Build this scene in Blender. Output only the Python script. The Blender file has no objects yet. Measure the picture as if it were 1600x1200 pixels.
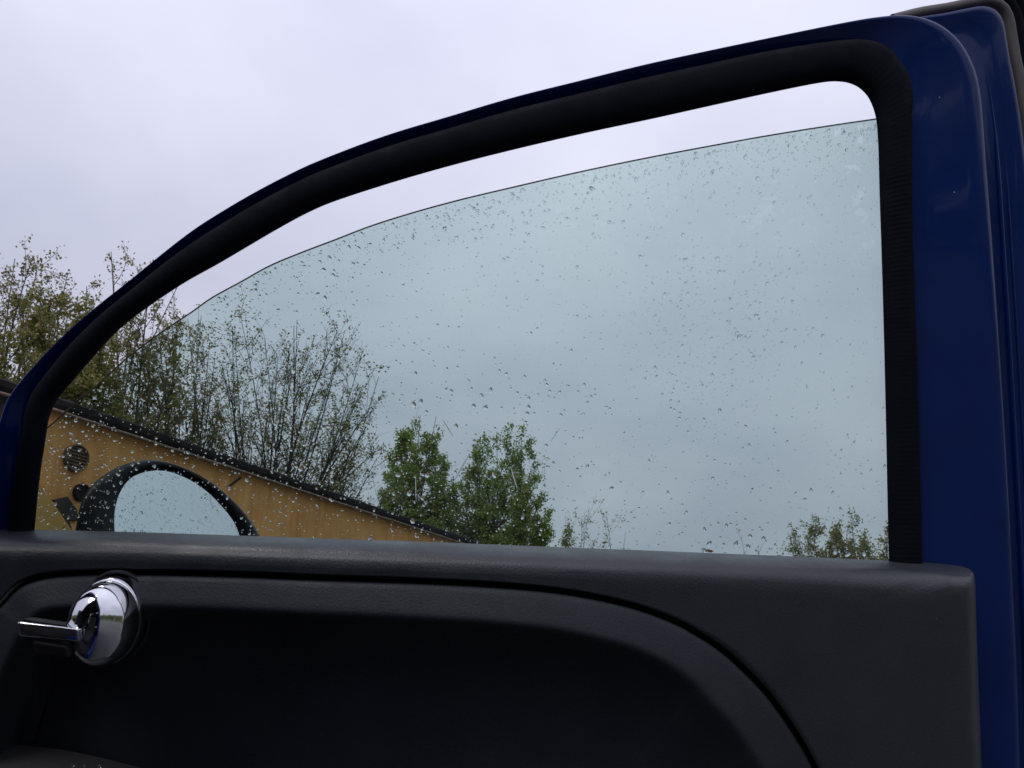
import bpy, bmesh, math, random
from mathutils import Vector, Matrix, noise

S = bpy.context.scene
COL = S.collection
rnd = random.Random(7)
R = math.radians

# ------------------------------------------------------------------ camera
FPX = 1232.0                      # focal length measured in photo pixels (1600 wide)
PITCH = R(20.0)
CAM = Vector((0.0, 0.0, 0.90))
cd = bpy.data.cameras.new('camera')
cam = bpy.data.objects.new('camera', cd)
COL.objects.link(cam)
cam.location = CAM
cam.rotation_euler = (R(90) + PITCH, 0, 0)
cd.sensor_width = 36.0
cd.lens = 36.0 * FPX / 1600.0
cd.clip_start = 0.01
cd.clip_end = 3000.0
cd.dof.use_dof = True
cd.dof.focus_distance = 1.3
cd.dof.aperture_fstop = 22.0
S.camera = cam

# ------------------------------------------------------------------ world: overcast sky
SUN_EL, SUN_AZ = R(48), R(205)     # azimuth clockwise from +Y
w = bpy.data.worlds.new('World'); S.world = w; w.use_nodes = True
nt = w.node_tree; N = nt.nodes; K = nt.links
for n in list(N): N.remove(n)
out = N.new('ShaderNodeOutputWorld'); bg = N.new('ShaderNodeBackground')
K.new(bg.outputs[0], out.inputs[0])
sky = N.new('ShaderNodeTexSky'); sky.sky_type = 'NISHITA'; sky.sun_disc = False
sky.sun_elevation = SUN_EL; sky.sun_rotation = SUN_AZ
tc = N.new('ShaderNodeTexCoord')
sep = N.new('ShaderNodeSeparateXYZ'); K.new(tc.outputs['Generated'], sep.inputs[0])
def math_node(op, a=None, b=None, va=None, vb=None):
    m = N.new('ShaderNodeMath'); m.operation = op
    if a is not None: K.new(a, m.inputs[0])
    elif va is not None: m.inputs[0].default_value = va
    if b is not None: K.new(b, m.inputs[1])
    elif vb is not None: m.inputs[1].default_value = vb
    return m.outputs[0]
zc = math_node('MAXIMUM', sep.outputs[2], vb=0.0)
grad = math_node('MULTIPLY_ADD', zc, vb=0.72); grad.node.inputs[2].default_value = 0.385   # overcast: brighter overhead
den = math_node('ADD', zc, vb=0.35)
px_ = math_node('DIVIDE', sep.outputs[0], den); py_ = math_node('DIVIDE', sep.outputs[1], den)
cmb = N.new('ShaderNodeCombineXYZ'); K.new(px_, cmb.inputs[0]); K.new(py_, cmb.inputs[1])
n1 = N.new('ShaderNodeTexNoise'); n1.inputs['Scale'].default_value = 1.6; n1.inputs['Detail'].default_value = 5.0
n1.inputs['Roughness'].default_value = 0.48
K.new(cmb.outputs[0], n1.inputs['Vector'])
rng = N.new('ShaderNodeMapRange'); rng.inputs[1].default_value = 0.3; rng.inputs[2].default_value = 0.7
K.new(n1.outputs[0], rng.inputs[0])
ramp = N.new('ShaderNodeMix'); ramp.data_type = 'RGBA'
ramp.inputs[6].default_value = (0.79, 0.82, 1.04, 1); ramp.inputs[7].default_value = (1.11, 1.12, 1.32, 1)
K.new(rng.outputs[0], ramp.inputs[0])
cl = N.new('ShaderNodeVectorMath'); cl.operation = 'SCALE'
K.new(ramp.outputs[2], cl.inputs[0]); K.new(grad, cl.inputs['Scale'])
nk = N.new('ShaderNodeVectorMath'); nk.operation = 'SCALE'; nk.inputs['Scale'].default_value = 0.1
K.new(sky.outputs[0], nk.inputs[0])
mx = N.new('ShaderNodeMix'); mx.data_type = 'RGBA'; mx.inputs[0].default_value = 0.94
K.new(nk.outputs[0], mx.inputs[6]); K.new(cl.outputs[0], mx.inputs[7])
K.new(mx.outputs[2], bg.inputs[0]); bg.inputs[1].default_value = 1.0

sd = bpy.data.lights.new('sun', 'SUN'); sd.energy = 1.35; sd.angle = R(25); sd.color = (1.0, 0.97, 0.93)
so = bpy.data.objects.new('sun', sd); COL.objects.link(so)
sdir = Vector((math.sin(SUN_AZ) * math.cos(SUN_EL), math.cos(SUN_AZ) * math.cos(SUN_EL), math.sin(SUN_EL)))
so.rotation_euler = sdir.to_track_quat('Z', 'Y').to_euler()
so.location = sdir * 50

S.view_settings.view_transform = 'Standard'; S.view_settings.look = 'None'
S.view_settings.exposure = 0.0; S.view_settings.gamma = 1.0
S.view_settings.use_curve_mapping = False
S.cycles.max_bounces = 12
S.cycles.transparent_max_bounces = 16
S.cycles.caustics_refractive = True

# ------------------------------------------------------------------ materials
def new_mat(name):
    m = bpy.data.materials.new(name); m.use_nodes = True
    return m, m.node_tree, m.node_tree.nodes['Principled BSDF']
def link(t, a, b): t.links.new(a, b)
def noise_node(t, scale, detail=4, rough=0.55, coord='Object', stretch=None):
    c = t.nodes.new('ShaderNodeTexCoord'); n = t.nodes.new('ShaderNodeTexNoise')
    n.inputs['Scale'].default_value = scale; n.inputs['Detail'].default_value = detail; n.inputs['Roughness'].default_value = rough
    if stretch:
        mp = t.nodes.new('ShaderNodeMapping'); mp.inputs['Scale'].default_value = stretch
        link(t, c.outputs[coord], mp.inputs[0]); link(t, mp.outputs[0], n.inputs['Vector'])
    else:
        link(t, c.outputs[coord], n.inputs['Vector'])
    return n.outputs[0]
def ramp_node(t, fac, stops):
    r = t.nodes.new('ShaderNodeValToRGB'); e = r.color_ramp.elements
    while len(e) < len(stops): e.new(0.5)
    for k, (p, c) in enumerate(stops):
        e[k].position = p; e[k].color = (*c, 1)
    link(t, fac, r.inputs[0]); return r.outputs[0]
def bump_node(t, h, strength, dist, bsdf):
    b = t.nodes.new('ShaderNodeBump'); b.inputs['Strength'].default_value = strength; b.inputs['Distance'].default_value = dist
    link(t, h, b.inputs['Height']); link(t, b.outputs[0], bsdf.inputs['Normal'])
def simple(name, c0, c1, scale, rough=0.5, bump=0.0, bscale=None, dist=0.001, metallic=0.0, coat=0.0, stretch=None, spec=0.5, detail=4):
    m, t, b = new_mat(name)
    n = noise_node(t, scale, detail, stretch=stretch)
    link(t, ramp_node(t, n, [(0.3, c0), (0.7, c1)]), b.inputs['Base Color'])
    b.inputs['Roughness'].default_value = rough; b.inputs['Metallic'].default_value = metallic
    b.inputs['Coat Weight'].default_value = coat; b.inputs['Coat Roughness'].default_value = 0.04
    b.inputs['Specular IOR Level'].default_value = spec
    rv_ = ramp_node(t, noise_node(t, scale * 1.7, 7, 0.65), [(0.3, (max(rough - .10, .02),) * 3), (0.7, (min(rough + .10, 1),) * 3)])
    link(t, rv_, b.inputs['Roughness'])
    if bump: bump_node(t, noise_node(t, bscale or scale * 4, 5), bump, dist, b)
    return m
def add_dust(m, scale, lo, hi, col):        # fine lint and dust specks lying on a surface
    t = m.node_tree; b = t.nodes['Principled BSDF']; old = b.inputs['Base Color'].links[0].from_socket
    f_ = ramp_node(t, noise_node(t, scale, 3, 0.5), [(lo, (0, 0, 0)), (hi, (1, 1, 1))])
    x = t.nodes.new('ShaderNodeMix'); x.data_type = 'RGBA'; x.inputs[7].default_value = (*col, 1)
    link(t, f_, x.inputs[0]); link(t, old, x.inputs[6]); link(t, x.outputs[2], b.inputs['Base Color'])
M = {}
M['paint'] = simple('blue_paint', (0.0010, 0.0115, 0.082), (0.0014, 0.0155, 0.108), 9, 0.38, metallic=0.0, coat=0.42, spec=0.08)
M['rubber'] = simple('black_rubber', (0.003, 0.0036, 0.0075), (0.005, 0.006, 0.011), 30, 0.75, 0.25, 400, 0.0006, spec=0.08)
M['greyrubber'] = simple('grey_rubber', (0.07, 0.065, 0.066), (0.12, 0.112, 0.112), 30, 0.55, 0.2, 300, 0.0006, spec=0.3)
M['trim'] = simple('grained_plastic', (0.017, 0.019, 0.026), (0.024, 0.0265, 0.035), 14, 0.42, 0.38, 560, 0.0010, spec=0.6)
M['insert'] = simple('insert_plastic', (0.015, 0.0165, 0.023), (0.021, 0.023, 0.031), 12, 0.5, 0.35, 560, 0.0010, spec=0.3)
add_dust(M['trim'], 330, .72, .80, (.10, .10, .105)); add_dust(M['insert'], 330, .73, .82, (.07, .07, .075))
M['arm'] = simple('armrest_plastic', (0.03, 0.03, 0.034), (0.04, 0.04, 0.044), 14, 0.5, 0.3, 700, 0.0006, spec=0.3)
M['gloss'] = simple('mirror_shell_plastic', (0.004, 0.005, 0.007), (0.007, 0.008, 0.010), 20, 0.45, 0.1, 500, 0.0004, spec=0.25)
m, t, b = new_mat('chrome'); b.inputs['Metallic'].default_value = 1.0; b.inputs['Base Color'].default_value = (0.72, 0.73, 0.76, 1)
link(t, ramp_node(t, noise_node(t, 60, 5), [(0.35, (0.03,) * 3), (0.75, (0.10,) * 3)]), b.inputs['Roughness'])
M['chrome'] = m
m, t, b = new_mat('mirror_silver'); b.inputs['Metallic'].default_value = 1.0; b.inputs['Base Color'].default_value = (0.95, 0.92, 0.97, 1)
link(t, ramp_node(t, noise_node(t, 40, 5), [(0.4, (0.015,) * 3), (0.8, (0.06,) * 3)]), b.inputs['Roughness'])
M['mirror'] = m
# tinted window glass: thin sheet, see-through with a fresnel sheen on both faces
m = bpy.data.materials.new('tinted_glass'); m.use_nodes = True; t = m.node_tree
for n in list(t.nodes): t.nodes.remove(n)
o_ = t.nodes.new('ShaderNodeOutputMaterial'); mixs = t.nodes.new('ShaderNodeMixShader')
tr = t.nodes.new('ShaderNodeBsdfTransparent'); tr.inputs[0].default_value = (0.818, 0.892, 0.866, 1)
gl = t.nodes.new('ShaderNodeBsdfGlossy'); gl.inputs['Roughness'].default_value = 0.01
fr = t.nodes.new('ShaderNodeFresnel'); fr.inputs[0].default_value = 1.5
# faint film of dried water marks: slight extra haze where the glass is dirty
hz = t.nodes.new('ShaderNodeBsdfDiffuse'); hz.inputs[0].default_value = (0.5, 0.52, 0.52, 1)
film = ramp_node(t, noise_node(t, 7, 6, 0.6), [(0.45, (0.0,) * 3), (0.85, (0.02,) * 3)])
mixd = t.nodes.new('ShaderNodeMixShader')
link(t, film, mixd.inputs[0]); link(t, tr.outputs[0], mixd.inputs[1]); link(t, hz.outputs[0], mixd.inputs[2])
link(t, fr.outputs[0], mixs.inputs[0]); link(t, mixd.outputs[0], mixs.inputs[1]); link(t, gl.outputs[0], mixs.inputs[2])
link(t, mixs.outputs[0], o_.inputs[0]); M['glass'] = m
M['edge'] = simple('glass_edge', (0.02, 0.018, 0.022), (0.06, 0.05, 0.055), 60, 0.3)
m = bpy.data.materials.new('water'); m.use_nodes = True; t = m.node_tree
for n in list(t.nodes): t.nodes.remove(n)
o_ = t.nodes.new('ShaderNodeOutputMaterial'); g = t.nodes.new('ShaderNodeBsdfGlass')
g.inputs['IOR'].default_value = 1.33; g.inputs['Roughness'].default_value = 0.0; g.inputs['Color'].default_value = (0.97, 0.99, 1, 1)
link(t, g.outputs[0], o_.inputs[0]); M['water'] = m
# building
m, t, b = new_mat('ochre_render')
base = ramp_node(t, noise_node(t, 1.4, 7, 0.6), [(0.25, (0.52, 0.235, 0.062)), (0.5, (0.70, 0.345, 0.105)), (0.8, (0.78, 0.43, 0.16))])
streak = ramp_node(t, noise_node(t, 5.0, 6, 0.6, stretch=(1, 1, 0.10)), [(0.35, (0.50, 0.44, 0.38)), (0.62, (1, 1, 1))])
mm = t.nodes.new('ShaderNodeMix'); mm.data_type = 'RGBA'; mm.blend_type = 'MULTIPLY'; mm.inputs[0].default_value = 0.5
link(t, base, mm.inputs[6]); link(t, streak, mm.inputs[7]); link(t, mm.outputs[2], b.inputs['Base Color'])
b.inputs['Roughness'].default_value = 0.85; bump_node(t, noise_node(t, 30, 6), 0.5, 0.02, b); M['ochre'] = m
M['yellow'] = simple('yellow_board', (0.36, 0.21, 0.045), (0.46, 0.29, 0.075), 3, 0.8, 0.4, 40, 0.01)
M['fascia'] = simple('dark_fascia', (0.006, 0.005, 0.006), (0.024, 0.018, 0.017), 6, 0.9, 0.6, 20, 0.02, spec=0.15)
M['gutter'] = simple('weathered_gutter', (0.08, 0.05, 0.03), (0.20, 0.13, 0.08), 8, 0.6, 0.4, 30, 0.01)
M['vent'] = simple('rusty_vent', (0.06, 0.035, 0.02), (0.20, 0.12, 0.06), 9, 0.75, 0.6, 40, 0.01)
M['dark'] = simple('dark_recess', (0.012, 0.011, 0.010), (0.03, 0.027, 0.024), 7, 0.8, 0.4, 30, 0.01)
M['roofing'] = simple('roofing_felt', (0.03, 0.03, 0.03), (0.06, 0.055, 0.05), 5, 0.9, 0.5, 60, 0.01)
M['asphalt'] = simple('wet_asphalt', (0.030, 0.031, 0.033), (0.065, 0.064, 0.062), 0.6, 0.45, 0.6, 120, 0.01, detail=9)
M['grass'] = simple('rough_grass', (0.03, 0.05, 0.015), (0.09, 0.10, 0.035), 1.5, 0.9, 0.8, 60, 0.03, detail=8)
M['bark'] = simple('bark', (0.035, 0.030, 0.024), (0.085, 0.075, 0.06), 6, 0.9, 0.7, 30, 0.01)
M['barkdark'] = simple('dark_bark', (0.022, 0.019, 0.016), (0.05, 0.043, 0.036), 6, 0.9, 0.7, 30, 0.01)
M['deadleaf'] = simple('dead_leaf', (0.20, 0.07, 0.02), (0.34, 0.14, 0.05), 90, 0.6, 0.3, 300, 0.0005)
M['seat'] = simple('seat_cloth', (0.02, 0.02, 0.022), (0.035, 0.034, 0.036), 30, 0.9, 0.5, 500, 0.001)
M['headliner'] = simple('headliner', (0.10, 0.10, 0.10), (0.13, 0.13, 0.13), 20, 0.95, 0.2, 500, 0.001)
def leaf_mat(name, stops):
    m = bpy.data.materials.new(name); m.use_nodes = True; t = m.node_tree
    for n in list(t.nodes): t.nodes.remove(n)
    o_ = t.nodes.new('ShaderNodeOutputMaterial')
    gi = t.nodes.new('ShaderNodeNewGeometry')
    c = ramp_node(t, gi.outputs['Random Per Island'], stops)
    d = t.nodes.new('ShaderNodeBsdfPrincipled'); d.inputs['Roughness'].default_value = 0.5
    tl = t.nodes.new('ShaderNodeBsdfTranslucent'); mxx = t.nodes.new('ShaderNodeMixShader'); mxx.inputs[0].default_value = 0.5
    link(t, c, d.inputs['Base Color']); link(t, c, tl.inputs[0])
    link(t, d.outputs[0], mxx.inputs[1]); link(t, tl.outputs[0], mxx.inputs[2]); link(t, mxx.outputs[0], o_.inputs[0])
    return m
M['leaf_olive'] = leaf_mat('leaf_olive', [(0, (0.11, 0.115, 0.032)), (0.5, (0.20, 0.20, 0.055)), (1, (0.31, 0.26, 0.08))])
M['leaf_green'] = leaf_mat('leaf_green', [(0, (0.12, 0.165, 0.035)), (0.5, (0.22, 0.28, 0.06)), (1, (0.33, 0.37, 0.11))])
M['leaf_autumn'] = leaf_mat('leaf_autumn', [(0, (0.12, 0.14, 0.04)), (0.6, (0.24, 0.24, 0.07)), (1, (0.36, 0.25, 0.11))])

# ------------------------------------------------------------------ object helpers
def put(o, parent):
    if parent == 'door':                # a part of the car that swings with the open door
        o.parent = body; o.matrix_local = DOORLOC
    elif parent: o.parent = parent
def mesh_obj(name, verts, faces, mat, parent=None, smooth=False, uvw=None):
    me = bpy.data.meshes.new(name); me.from_pydata([tuple(v) for v in verts], [], faces)
    me.materials.append(mat)
    if smooth: me.shade_smooth()
    me.update()
    o = bpy.data.objects.new(name, me); COL.objects.link(o)
    put(o, parent)
    return o
def bm_obj(name, bm, mat, parent=None, smooth=False):
    me = bpy.data.meshes.new(name); bmesh.ops.recalc_face_normals(bm, faces=bm.faces[:]); bm.to_mesh(me); bm.free()
    me.materials.append(mat)
    if smooth: me.shade_smooth()
    o = bpy.data.objects.new(name, me); COL.objects.link(o)
    put(o, parent)
    return o
def empty(name, loc=(0, 0, 0), mw=None):
    o = bpy.data.objects.new(name, None); COL.objects.link(o); o.empty_display_size = 0.1
    if mw is not None: o.matrix_world = mw
    else: o.location = loc
    return o
def tag(o, label, cat, group=None):
    o['label'] = label; o['category'] = cat
    if group: o['group'] = group
    return o
def structure(o): o['kind'] = 'structure'; return o

def spline(pts, n):
    """Catmull-Rom (centripetal) through pts, n samples spaced evenly by length."""
    P = [Vector(p) for p in pts]
    P = [P[0] * 2 - P[1]] + P + [P[-1] * 2 - P[-2]]
    dense = []
    for i in range(1, len(P) - 2):
        p0, p1, p2, p3 = P[i - 1:i + 3]
        t0 = 0.0; t1 = t0 + max((p1 - p0).length, 1e-9) ** 0.5; t2 = t1 + max((p2 - p1).length, 1e-9) ** 0.5; t3 = t2 + max((p3 - p2).length, 1e-9) ** 0.5
        for k in range(16):
            tt = t1 + (t2 - t1) * k / 16
            a1 = p0 * ((t1 - tt) / (t1 - t0)) + p1 * ((tt - t0) / (t1 - t0))
            a2 = p1 * ((t2 - tt) / (t2 - t1)) + p2 * ((tt - t1) / (t2 - t1))
            a3 = p2 * ((t3 - tt) / (t3 - t2)) + p3 * ((tt - t2) / (t3 - t2))
            b1 = a1 * ((t2 - tt) / (t2 - t0)) + a2 * ((tt - t0) / (t2 - t0))
            b2 = a2 * ((t3 - tt) / (t3 - t1)) + a3 * ((tt - t1) / (t3 - t1))
            dense.append(b1 * ((t2 - tt) / (t2 - t1)) + b2 * ((tt - t1) / (t2 - t1)))
    dense.append(P[-2])
    L = [0.0]
    for a, b_ in zip(dense, dense[1:]): L.append(L[-1] + (b_ - a).length)
    res = []; j = 0
    for k in range(n):
        s = L[-1] * k / (n - 1)
        while j < len(L) - 2 and L[j + 1] < s: j += 1
        f = (s - L[j]) / max(L[j + 1] - L[j], 1e-9)
        res.append(dense[j].lerp(dense[j + 1], min(max(f, 0), 1)))
    return res
def grid_faces(nr, nc, close_r=False, close_c=False):
    f = []
    for i in range(nr - (0 if close_r else 1)):
        for j in range(nc - (0 if close_c else 1)):
            a = i * nc + j; b_ = i * nc + (j + 1) % nc
            c = ((i + 1) % nr) * nc + (j + 1) % nc; d = ((i + 1) % nr) * nc + j
            f.append((a, b_, c, d))
    return f
def lerp_table(tab, s):
    for (a, va), (b_, vb) in zip(tab, tab[1:]):
        if s <= b_: return va + (vb - va) * (s - a) / (b_ - a) if b_ > a else vb
    return tab[-1][1]

# ------------------------------------------------------------------ where things stand
FWD = Vector((0, math.cos(PITCH), math.sin(PITCH))); UPV = Vector((0, -math.sin(PITCH), math.cos(PITCH))); RGT = Vector((1, 0, 0))
def ray(px, py): return (FWD * FPX + RGT * (px - 800) - UPV * (py - 600)).normalized()
def at_depth(px, py, y):            # the point at a given distance north of the camera
    d = ray(px, py); return CAM + d * (y / d.y)
def on_plane(px, py, p, n):
    d = ray(px, py); return CAM + d * ((p - CAM).dot(n) / d.dot(n))
# the open door: x along the door, y outward, z up its leaning window plane
YAW, LEAN = R(8), R(16)
DU = Vector((math.cos(YAW), math.sin(YAW), 0)); NH = Vector((-math.sin(YAW), math.cos(YAW), 0))
DV = Vector((0, 0, 1)) * math.cos(LEAN) - NH * math.sin(LEAN); DW = NH * math.cos(LEAN) + Vector((0, 0, 1)) * math.sin(LEAN)
D0 = CAM + ray(800, 600) * 0.78
DOORM = Matrix(((DU.x, DW.x, DV.x, D0.x), (DU.y, DW.y, DV.y, D0.y), (DU.z, DW.z, DV.z, D0.z), (0, 0, 0, 1)))
DINV = DOORM.inverted()
def L(px, py, dw=0.0):              # a point of the door at depth dw behind its window plane, in door coordinates
    return DINV @ on_plane(px, py, D0 + DW * dw, DW)

# ================================================================== ground
structure(mesh_obj('ground', [(-1500, -1500, 0), (1500, -1500, 0), (1500, 1500, 0), (-1500, 1500, 0)], [(0, 1, 2, 3)], M['grass']))
structure(mesh_obj('parking_area', [(-16, -14, 0.004), (14, -14, 0.004), (14, 13, 0.004), (4, 60, 0.004), (-3, 60, 0.004), (-16, 13, 0.004)], [(0, 1, 2, 3, 4, 5)], M['asphalt']))

# ================================================================== long ochre building
HB = 3.40
d_ = ray(80, 641); P0 = CAM + d_ * (HB / d_.z)
d_ = ray(705, 844); P1 = CAM + d_ * (HB / d_.z)
WDIR = (P1 - P0); WDIR.z = 0; WLEN = WDIR.length; WDIR.normalize()
WN = Vector((WDIR.y, -WDIR.x, 0))                      # towards the car
if WN.dot(CAM - P0) < 0: WN = -WN
BO = Vector((P0.x, P0.y, 0)) - WDIR * 4.0              # near corner on the ground
BLEN = WLEN + 4 + 8; EAVE = P0.z
bm_ = Matrix(((WDIR.x, -WN.x, 0, BO.x), (WDIR.y, -WN.y, 0, BO.y), (0, 0, 1, 0), (0, 0, 0, 1)))
BINV = bm_.inverted()
bld = tag(empty('building', mw=bm_), 'long low ochre building with dark roof edge behind the wing mirror', 'building')
def B(px, py, off=0.0):
    return BINV @ on_plane(px, py, P0 + WN * off, WN)
def box_bm(x0, x1, y0, y1, z0, z1, bev=0.0, seg=2):
    bm = bmesh.new()
    r = bmesh.ops.create_cube(bm, size=1.0)
    bmesh.ops.scale(bm, vec=(x1 - x0, y1 - y0, z1 - z0), verts=bm.verts[:])
    bmesh.ops.translate(bm, vec=((x0 + x1) / 2, (y0 + y1) / 2, (z0 + z1) / 2), verts=bm.verts[:])
    if bev: bmesh.ops.bevel(bm, geom=bm.edges[:], offset=bev, segments=seg, affect='EDGES', profile=0.5)
    return bm
bm_obj('wall', box_bm(0, BLEN, 0, 8, 0, EAVE), M['ochre'], bld)
# roof edge: uneven thick felted band on the wall head
v = []; f = []; NS = 700
for i in range(NS + 1):
    x = -0.3 + (BLEN + 0.6) * i / NS
    j = 0.018 * noise.noise((x * 1.7, 3, 0)) + 0.030 * noise.noise((x * 6.0, 9, 0)) + 0.02 * noise.noise((x * 17.0, 2, 0))
    h = 0.20
    for (y, z) in ((0.12, 0.005), (-0.10, 0.005), (-0.115 + j * .4, 0.07), (-0.10 + j, h * .8 + j), (-0.04, h + j), (0.12, h + 0.01 + j)):
        v.append((x, y, EAVE + z))
f = grid_faces(NS + 1, 6, close_c=True) + [tuple(range(6)), tuple(range(NS * 6 + 5, NS * 6 - 1, -1))]
fo = mesh_obj('fascia', v, f, M['fascia'], bld)
v = []
for i in range(NS + 1):
    x = -0.3 + (BLEN + 0.6) * i / NS; j = 0.010 * noise.noise((x * 2.1, 7, 1))
    for k in range(8):
        a = k * math.pi / 4; v.append((x, -0.135 + j + 0.028 * math.cos(a), EAVE - 0.035 + j * 1.5 + 0.028 * math.sin(a)))
mesh_obj('gutter_pipe', v, grid_faces(NS + 1, 8, close_c=True), M['gutter'], bld, True)
bm_obj('flat_roof', box_bm(-0.1, BLEN + 0.1, 0.14, 8.1, EAVE + 0.01, EAVE + 0.22), M['roofing'], bld)
def round_vent(px, py, rpx, ring_mat, face_mat, label):
    c = B(px, py, 0.0); r = (B(px + rpx, py) - c).length * 0.5 + (B(px, py + rpx) - c).length * 0.5
    bm = bmesh.new(); n = 28; rows = []
    for (rr, yy) in ((r * 1.12, 0.01), (r * 1.12, -0.05), (r * 1.05, -0.07), (r * 0.96, -0.06), (r * 0.94, -0.02)):
        rows.append([bm.verts.new((c.x + rr * math.cos(2 * math.pi * k / n), yy, c.z + rr * math.sin(2 * math.pi * k / n))) for k in range(n)])
    for a, b_ in zip(rows, rows[1:]):
        for k in range(n): bm.faces.new((a[k], a[(k + 1) % n], b_[(k + 1) % n], b_[k]))
    ringo = bm_obj('round_vent', bm, ring_mat, bld, True); ringo['label'] = label
    bm = bmesh.new()
    vs = [bm.verts.new((c.x + r * .945 * math.cos(2 * math.pi * k / n), -0.018, c.z + r * .945 * math.sin(2 * math.pi * k / n))) for k in range(n)]
    bm.faces.new(vs); bm_obj('cover', bm, face_mat, ringo)
    for q in range(-3, 4):
        z = c.z + q * r * .27; hw = math.sqrt(max(0, (r * .93) ** 2 - (q * r * .27) ** 2))
        bm_obj('slat', box_bm(c.x - hw, c.x + hw, -0.045, -0.02, z - r * .05, z + r * .05), face_mat, ringo)
round_vent(117, 716, 18, M['gutter'], M['vent'], 'round rusty wall vent')
round_vent(125, 770, 11.5, M['fascia'], M['dark'], 'small round dark wall opening')
def slab(name, pxs, off, thick, mat):
    bm = bmesh.new(); pts = [B(x, y, off) for x, y in pxs]
    a = [bm.verts.new((p.x, -off, p.z)) for p in pts]; b_ = [bm.verts.new((p.x, -off + thick, p.z)) for p in pts]
    bm.faces.new(a); bm.faces.new(b_[::-1]); n = len(a)
    for k in range(n): bm.faces.new((a[k], b_[k], b_[(k + 1) % n], a[(k + 1) % n]))
    return bm_obj(name, bm, mat, bld)
slab('dark_end_panel', [(-140, 560), (-60, 588), (42, 629), (38, 760), (-140, 760)], 0.03, 0.04, M['dark'])  # dark panel laid over the near end of the wall
slab('sloping_board', [(20, 705), (64, 757), (112, 828), (140, 880), (20, 880)], 0.09, 0.10, M['yellow'])
slab('dark_hatch', [(84, 781), (106, 776), (121, 797), (122, 814), (108, 812), (118, 845), (108, 828)], 0.05, 0.06, M['dark'])
slab('crack_strip', [(356, 760), (359, 762), (378, 747), (376, 745)], 0.02, 0.03, M['dark'])  # thin dark strip standing in for a crack in the wall

# ================================================================== trees
def tube(v, f, pts, rad, sides):
    base = len(v); n = len(pts)
    for i, p in enumerate(pts):
        d = (pts[min(i + 1, n - 1)] - pts[max(i - 1, 0)])
        if d.length < 1e-6: d = Vector((0, 0, 1))
        d.normalize(); a = d.orthogonal().normalized(); b_ = d.cross(a)
        for k in range(sides):
            an = 2 * math.pi * k / sides
            v.append(p + (a * math.cos(an) + b_ * math.sin(an)) * rad[i])
    for i in range(n - 1):
        for k in range(sides):
            f.append((base + i * sides + k, base + i * sides + (k + 1) % sides, base + (i + 1) * sides + (k + 1) % sides, base + (i + 1) * sides + k))
def rv(r_, s=1.0): return Vector((r_.gauss(0, s), r_.gauss(0, s), r_.gauss(0, s)))
def leaf(v, f, p, r_, s):
    d = rv(r_); d.normalize(); a = d.orthogonal().normalized(); b_ = d.cross(a)
    an = r_.uniform(0, 6.28); e = a * math.cos(an) + b_ * math.sin(an); g_ = d.cross(e)
    i = len(v); L_ = s * r_.uniform(.7, 1.3); W = L_ * r_.uniform(.55, .8)
    v += [p, p + e * L_ * .55 + g_ * W * .5, p + e * L_ + d * L_ * .15, p + e * L_ * .5 - g_ * W * .5]
    f.append((i, i + 1, i + 2, i + 3))
def path(a, b_, r_, n, wob, curve_up=0.0):
    pts = []
    off = rv(r_, wob * (b_ - a).length)
    for i in range(n + 1):
        t_ = i / n; p = a.lerp(b_, t_) + off * math.sin(math.pi * t_)
        p.z -= curve_up * math.sin(math.pi * t_) * (b_ - a).length
        pts.append(p)
    return pts
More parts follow.
